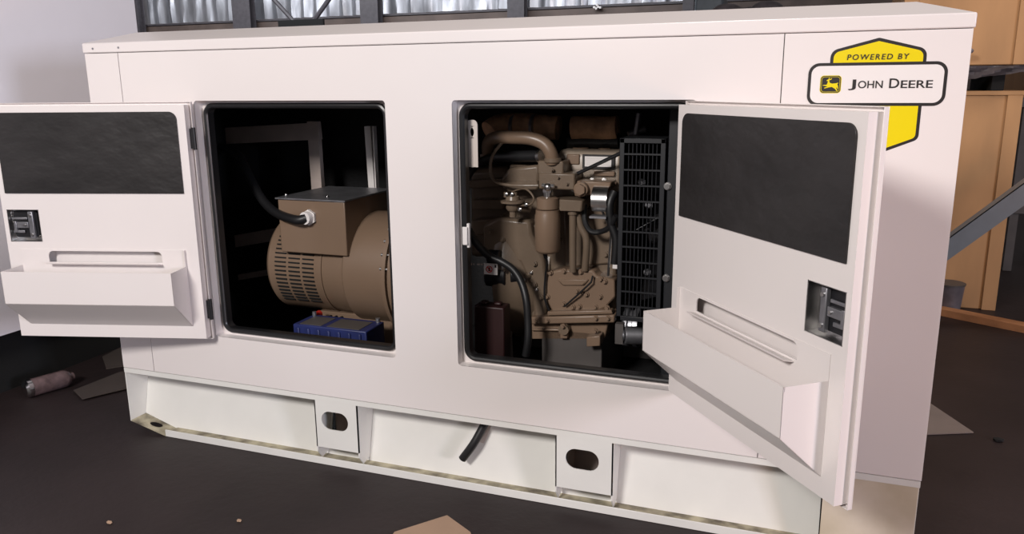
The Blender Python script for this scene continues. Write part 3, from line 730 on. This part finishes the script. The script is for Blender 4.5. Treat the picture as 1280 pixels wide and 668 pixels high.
# ---------------- fan guard
gp = .17
p = AT(776, 173, gp); q = AT(829, 403, gp); xa, xb = p.x - .004, q.x - .012; za, zb_ = AT(800, 403, gp).z, AT(800, 173, gp).z
fg = thing('fan_guard', 'tall black wire fan guard at the right of the engine', 'guard', ((xa + xb) / 2, gp, za))
m = MB(); bw = .018
for (a, b, c, d) in ((xa, xa + bw, za, zb_), (xb - bw, xb, za, zb_), (xa, xb, zb_ - bw, zb_), (xa, xb, za, za + bw)): m.box((a, gp, c), (b, gp + .012, d))
m.box((xa, gp, za), (xa + .004, gp + .16, zb_)); m.box((xb - .004, gp, za), (xb, gp + .16, zb_)); m.box((xa, gp, zb_ - .004), (xb, gp + .16, zb_))
m.build('guard_frame', 'guard', fg, bevel=.0015)
m = MB()
for i in range(1, 12):
    z = za + (zb_ - za) * i / 12; m.box((xa + .01, gp + .001, z - .003), (xb - .01, gp + .008, z + .003))
for i in range(1, 9):
    x = xa + bw + (xb - xa - 2 * bw) * i / 9; m.cyl((x, gp + .010, za + .01), (x, gp + .010, zb_ - .01), .0022, n=8)
m.build('wire_grid', 'guard', fg)
# belts, fan hub behind the guard
fx = (xa + xb) / 2
fn = thing('cooling_fan', 'dark cooling fan and hub seen through the wire guard', 'fan', (fx, .55, .9))
m = MB().cyl((fx - .03, .55, 1.02), (fx + .05, .55, 1.02), .07, n=28); m.build('fan_hub', 'dsteel', fn, bevel=.004)
for i in range(6):
    a = 2 * PI * i / 6 + .3
    T = Matrix.Translation((fx + .02, .55, 1.02)) @ Matrix.Rotation(a, 4, 'X') @ Matrix.Rotation(math.radians(32), 4, 'Z')
    m = MB().box((-.055, -.002, .06), (.055, .002, .33), T); m.build('fan_blade', 'black', fn, bevel=.001)
for px, py, wh in ((803, 228, 'topmost'), (812, 256, 'second from the top'), (808, 285, 'third from the top'), (810, 340, 'lowest')):
    a = AT(px, py, .34); m = MB().cyl((a.x - .014, .33, a.z), (a.x + .014, .33, a.z), .010, n=10).cyl((a.x - .004, .33, a.z), (a.x + .004, .33, a.z), .014, n=6)
    tag(m.build('hose_fitting', 'dsteel'), 'small metal hose fitting behind the fan guard, ' + wh + ' of the four', 'fitting', 'metal hose fittings behind the fan guard')
# radiator side plate with bolts
rx0 = AT(829, 300, .16).x; rx1 = AT(850, 300, .16).x + .04
rp_ = thing('radiator', 'dark radiator shroud edge right of the fan guard with two bright bolts', 'radiator', (rx0 + .1, .5, ZB + .03))
MB().box((rx0 + .006, .165, ZB + .032), (rx0 + .10, .95, 1.60)).build('shroud', 'guard', rp_, bevel=.004)
for px, py in ((834.5, 233), (832.5, 348)):
    a = AT(px, py, .16); MB().cyl((a.x, .166, a.z), (a.x, .150, a.z), .0105, n=6).cyl((a.x, .166, a.z), (a.x, .160, a.z), .014, n=18).build('bolt', 'steel', rp_)
# top bracket glint
m = MB(); a = AT(785, 168, .4); m.cyl(a, a + Vector((.06, .03, .02)), .012, n=12); m.cyl(a + Vector((.03, 0, .0)), a + Vector((.04, 0, .08)), .010, n=12)
tag(m.build('hose_connector', 'dsteel'), 'small metal hose connector above the fan guard', 'connector')
# lift eye at left of the opening, latch striker
m = MB()
xs = (AT(583.5, 180, .09).x, AT(597, 180, .09).x); zs = (AT(590, 209, .09).z, AT(590, 150, .09).z)
m.plate(rrect(xs[0], xs[1], zs[0], zs[1], r=.018, corners=(0, 0, 1, 1)), [oval((xs[0] + xs[1]) / 2, zs[1] - .045, .016, .045)], .004, lambda a, b, c: (a, .090 + c, b))
m.build('lifting_bracket', 'paper', gen)
p = AT(577.5, 279, .045); q = AT(587.5, 310, .045); m = MB().box((p.x, .040, q.z), (q.x, .056, p.z)); m.box((p.x + .006, .030, q.z + .012), (q.x - .004, .041, p.z - .012)); m.build('latch_striker', 'label', gen, bevel=.003)

# ---------------- loose things round the set
a = Vector((-3.80, .13, .050)); b = Vector((-3.735, .345, .050)); dd_ = (b - a).normalized()
m = MB().lathe([(0, .022), (.004, .034), (.02, .047), (.035, .048), (.20, .048), (.222, .040), (.235, .025), (.25, .022)], a, dd_, n=32)
sc_ = thing('spray_canister', 'pinkish metal canister lying on the floor below the left door', 'canister', (a.x, a.y, 0))
m.build('canister_body', 'pink', sc_)
MB().lathe([(-.002, .012), (.0, .036), (.012, .0485), (.03, .0490), (.034, .0485)], a - dd_ * .002, dd_, n=32).build('canister_end', 'chrome', sc_)
def sheet(pts, z, t, name, mt, label, cat, px=True):
    P = []
    for q in pts:
        if px:
            r = RM @ Vector((q[0] - 640, 334 - q[1], -FPX)); k = (z - CAM.z) / r.z; v = CAM + r * k
            P.append((v.x, v.y))
        else: P.append(q)
    m = MB().prism(P, z, z + t, lambda a, b, c: (a, b, c)); return tag(m.build(name, mt, bevel=.0008), label, cat)
sheet([(92, 489), (103, 500), (170, 484), (175, 462), (150, 466)], .008, .005, 'cardboard_sheet', 'card3', 'brown-grey cardboard sheet lying flat by the left skid end', 'cardboard')
sheet([(128, 447), (133, 462), (180, 455), (175, 430), (150, 436)], .001, .006, 'cardboard_sheet', 'card3', 'small dark cardboard sheet farther back behind the left skid end', 'cardboard')
sheet([(493, 667), (559, 646), (588, 667), (600, 700), (470, 700)], .002, .006, 'cardboard_sheet', 'card', 'pale brown cardboard sheet in the foreground at the bottom edge', 'cardboard')
sheet([(1150, 497), (1217, 542), (1140, 545), (1080, 540)], .002, .006, 'cardboard_sheet', 'card2', 'grey-brown pointed cardboard sheet beside the right end of the skid', 'cardboard')
# crumbs of litter
for (px, py, r_, lab) in ((299, 652, .008, 'tiny pale crumb on the floor near the bottom edge'), (137, 655, .010, 'tiny pale chip on the floor at lower left'), (1247, 552, .018, 'small dark lump on the floor at the right')):
    r = RM @ Vector((px - 640, 334 - py, -FPX)); v = CAM + r * ((0 - CAM.z) / r.z)
    m = MB(); ic = bmesh.ops.create_icosphere(m.bm, subdivisions=1, radius=r_)['verts']
    for q in ic: q.co = Vector((q.co.x * 1.4, q.co.y, q.co.z * .6)) * random.uniform(.8, 1.2) + Vector((v.x, v.y, r_ * .5))
    tag(m.build('floor_debris', 'under' if px > 1000 else 'card'), lab, 'debris')

# ---------------- right background
def crate(name, x0, x1, y0, y1, z0, z1, label, slats=True):
    t = thing(name, label, 'crate', ((x0 + x1) / 2, (y0 + y1) / 2, z0))
    MB().box((x0, y0, z0), (x1, y1, z1 - .03)).build('box_wall', 'wood', t, bevel=.006)
    MB().box((x0 - .02, y0 - .02, z1 - .03), (x1 + .02, y1 + .02, z1)).build('box_lid', 'wood', t, bevel=.004)
    for x in (x0 + .0, x1 - .09): MB().box((x, y0 - .018, z0), (x + .09, y0, z1 - .03)).build('batten', 'wood', t, bevel=.003)
    return t
crate('plywood_crate', .60, 1.33, 3.62, 4.6, 0, 1.53, 'large plywood crate standing behind the right end of the canopy')
crate('plywood_crate', .55, 1.33, 3.60, 4.6, 1.70, 2.9, 'upper plywood crate stacked above the tarp at top right')
m = MB()
for i, x in enumerate((.62, .9, 1.15)): m.box((x, 3.7, 1.53), (x + .08, 4.5, 1.70))
tag(m.build('pallet_blocks', 'under', bevel=.005), 'dark spacer blocks between the two stacked plywood crates', 'spacer')
m = MB(); N1, N2 = 22, 6; G_ = []
for i in range(N1 + 1):
    G_.append([])
    for j in range(N2 + 1):
        x = .58 + .80 * i / N1; tz = j / N2; lowz = 1.60 + .05 * (x - .9) / .4 + random.uniform(-.006, .006)
        G_[i].append(m.bm.verts.new((x, 3.54 + .02 * math.sin(i * .9 + j) + random.uniform(-.01, .01) - .02 * tz, 1.695 - (1.695 - lowz) * tz)))
for i in range(N1):
    for j in range(N2): m.bm.faces.new((G_[i][j], G_[i+1][j], G_[i+1][j+1], G_[i][j+1]))
bmesh.ops.solidify(m.bm, geom=m.bm.faces[:], thickness=.006)
tag(m.build('plastic_tarp', 'tarp'), 'crumpled grey tarp hanging between the two plywood crates', 'tarp')
m = MB()
for i in range(6): m.ball((AT(1222, 58, 3.3).x - .05 + random.uniform(-.05, .03), 3.4, AT(1222, 58, 3.3).z + random.uniform(-.05, .03)), .03, (1.2, 1, .7))
m.cyl((AT(1215, 52, 3.3).x - .05, 3.4, AT(1222, 58, 3.3).z), (AT(1215, 52, 3.3).x - .05, 3.575, AT(1222, 58, 3.3).z), .02)
tag(m.build('rag', 'tarp'), 'small dark rag peeking past the canopy corner below roof level', 'rag')
# next crate to the right, farther back
crate('plywood_crate', 1.62, 2.6, 5.0, 6.0, 1.46, 2.6, 'farther plywood crate at the right edge of the picture')
m = MB()
for x in (1.64, 2.0, 2.4):
    m.box((x, 5.02, 0), (x + .07, 5.09, 1.46)); m.box((x, 5.85, 0), (x + .07, 5.92, 1.46))
m.box((1.6, 5.0, 1.38), (2.6, 5.95, 1.46)); m.box((1.6, 5.0, .5), (2.6, 5.06, .58))
tag(m.build('storage_rack', 'dgalv', bevel=.004), 'pinkish brown rack carrying the farther crate at right edge', 'rack')
# leaning steel bar
p = AT(1160, 330, 2.9); q = AT(1320, 214, 2.9); d_2 = q - p; n2 = Vector((-d_2.z, 0, d_2.x)).normalized()
m = MB(); wv = .055
for th, off, yy in ((.006, 0, .10),):
    vs = [p + n2 * wv, q + n2 * wv, q - n2 * wv, p - n2 * wv]
    m.prism([(v.x, v.z) for v in vs], 2.9, 2.906, lambda a, b, c: (a, c, b))
    vs = [p + n2 * wv, q + n2 * wv, q + n2 * (wv - .006), p + n2 * (wv - .006)]
    m.prism([(v.x, v.z) for v in vs], 2.9, 3.0, lambda a, b, c: (a, c, b))
bar_ = m.build('angle_bar', 'bluesteel'); tag(bar_, 'blue-grey steel angle bar rising diagonally at right edge', 'bar')
# stand carrying the bar
m = MB(); a = AT(1300, 240, 3.05)
m.box((a.x, 3.01, 0), (a.x + .06, 3.07, a.z)); m.box((p.x - .1, 3.01, 0), (p.x - .04, 3.07, p.z)); m.box((p.x - .1, 3.0, 0), (a.x + .06, 3.08, .05))
# bucket
bk = thing('bucket', 'pale paint bucket on the floor before the plywood crate', 'bucket', (1.02, 3.50, 0))
MB().lathe([(0, .075), (.01, .08), (.20, .095), (.205, .088), (.19, .086)], (1.01, 3.50, 0), (0, 0, 1), n=32).build('bucket_body', 'tarp', bk)
MB().lathe([(0, .0985), (.012, .1)], (1.01, 3.50, .195), (0, 0, 1), n=32).build('lid', 'dgalv', bk)
# timber
def G0(px, py, z=0):
    r = RM @ Vector((px - 640, 334 - py, -FPX)); return CAM + r * ((z - CAM.z) / r.z)
a = G0(1150, 381, .04); b = G0(1300, 411, .04); dv = (b - a).normalized(); nv = Vector((-dv.y, dv.x, 0)) * .045
m = MB(); m.prism([(a.x + nv.x, a.y + nv.y), (b.x + nv.x, b.y + nv.y), (b.x - nv.x, b.y - nv.y), (a.x - nv.x, a.y - nv.y)], 0, .05, lambda p_, q_, c: (p_, q_, c))
tag(m.build('timber_beam', 'timber', bevel=.004), 'long orange-brown timber beam lying on the floor at right', 'beam')
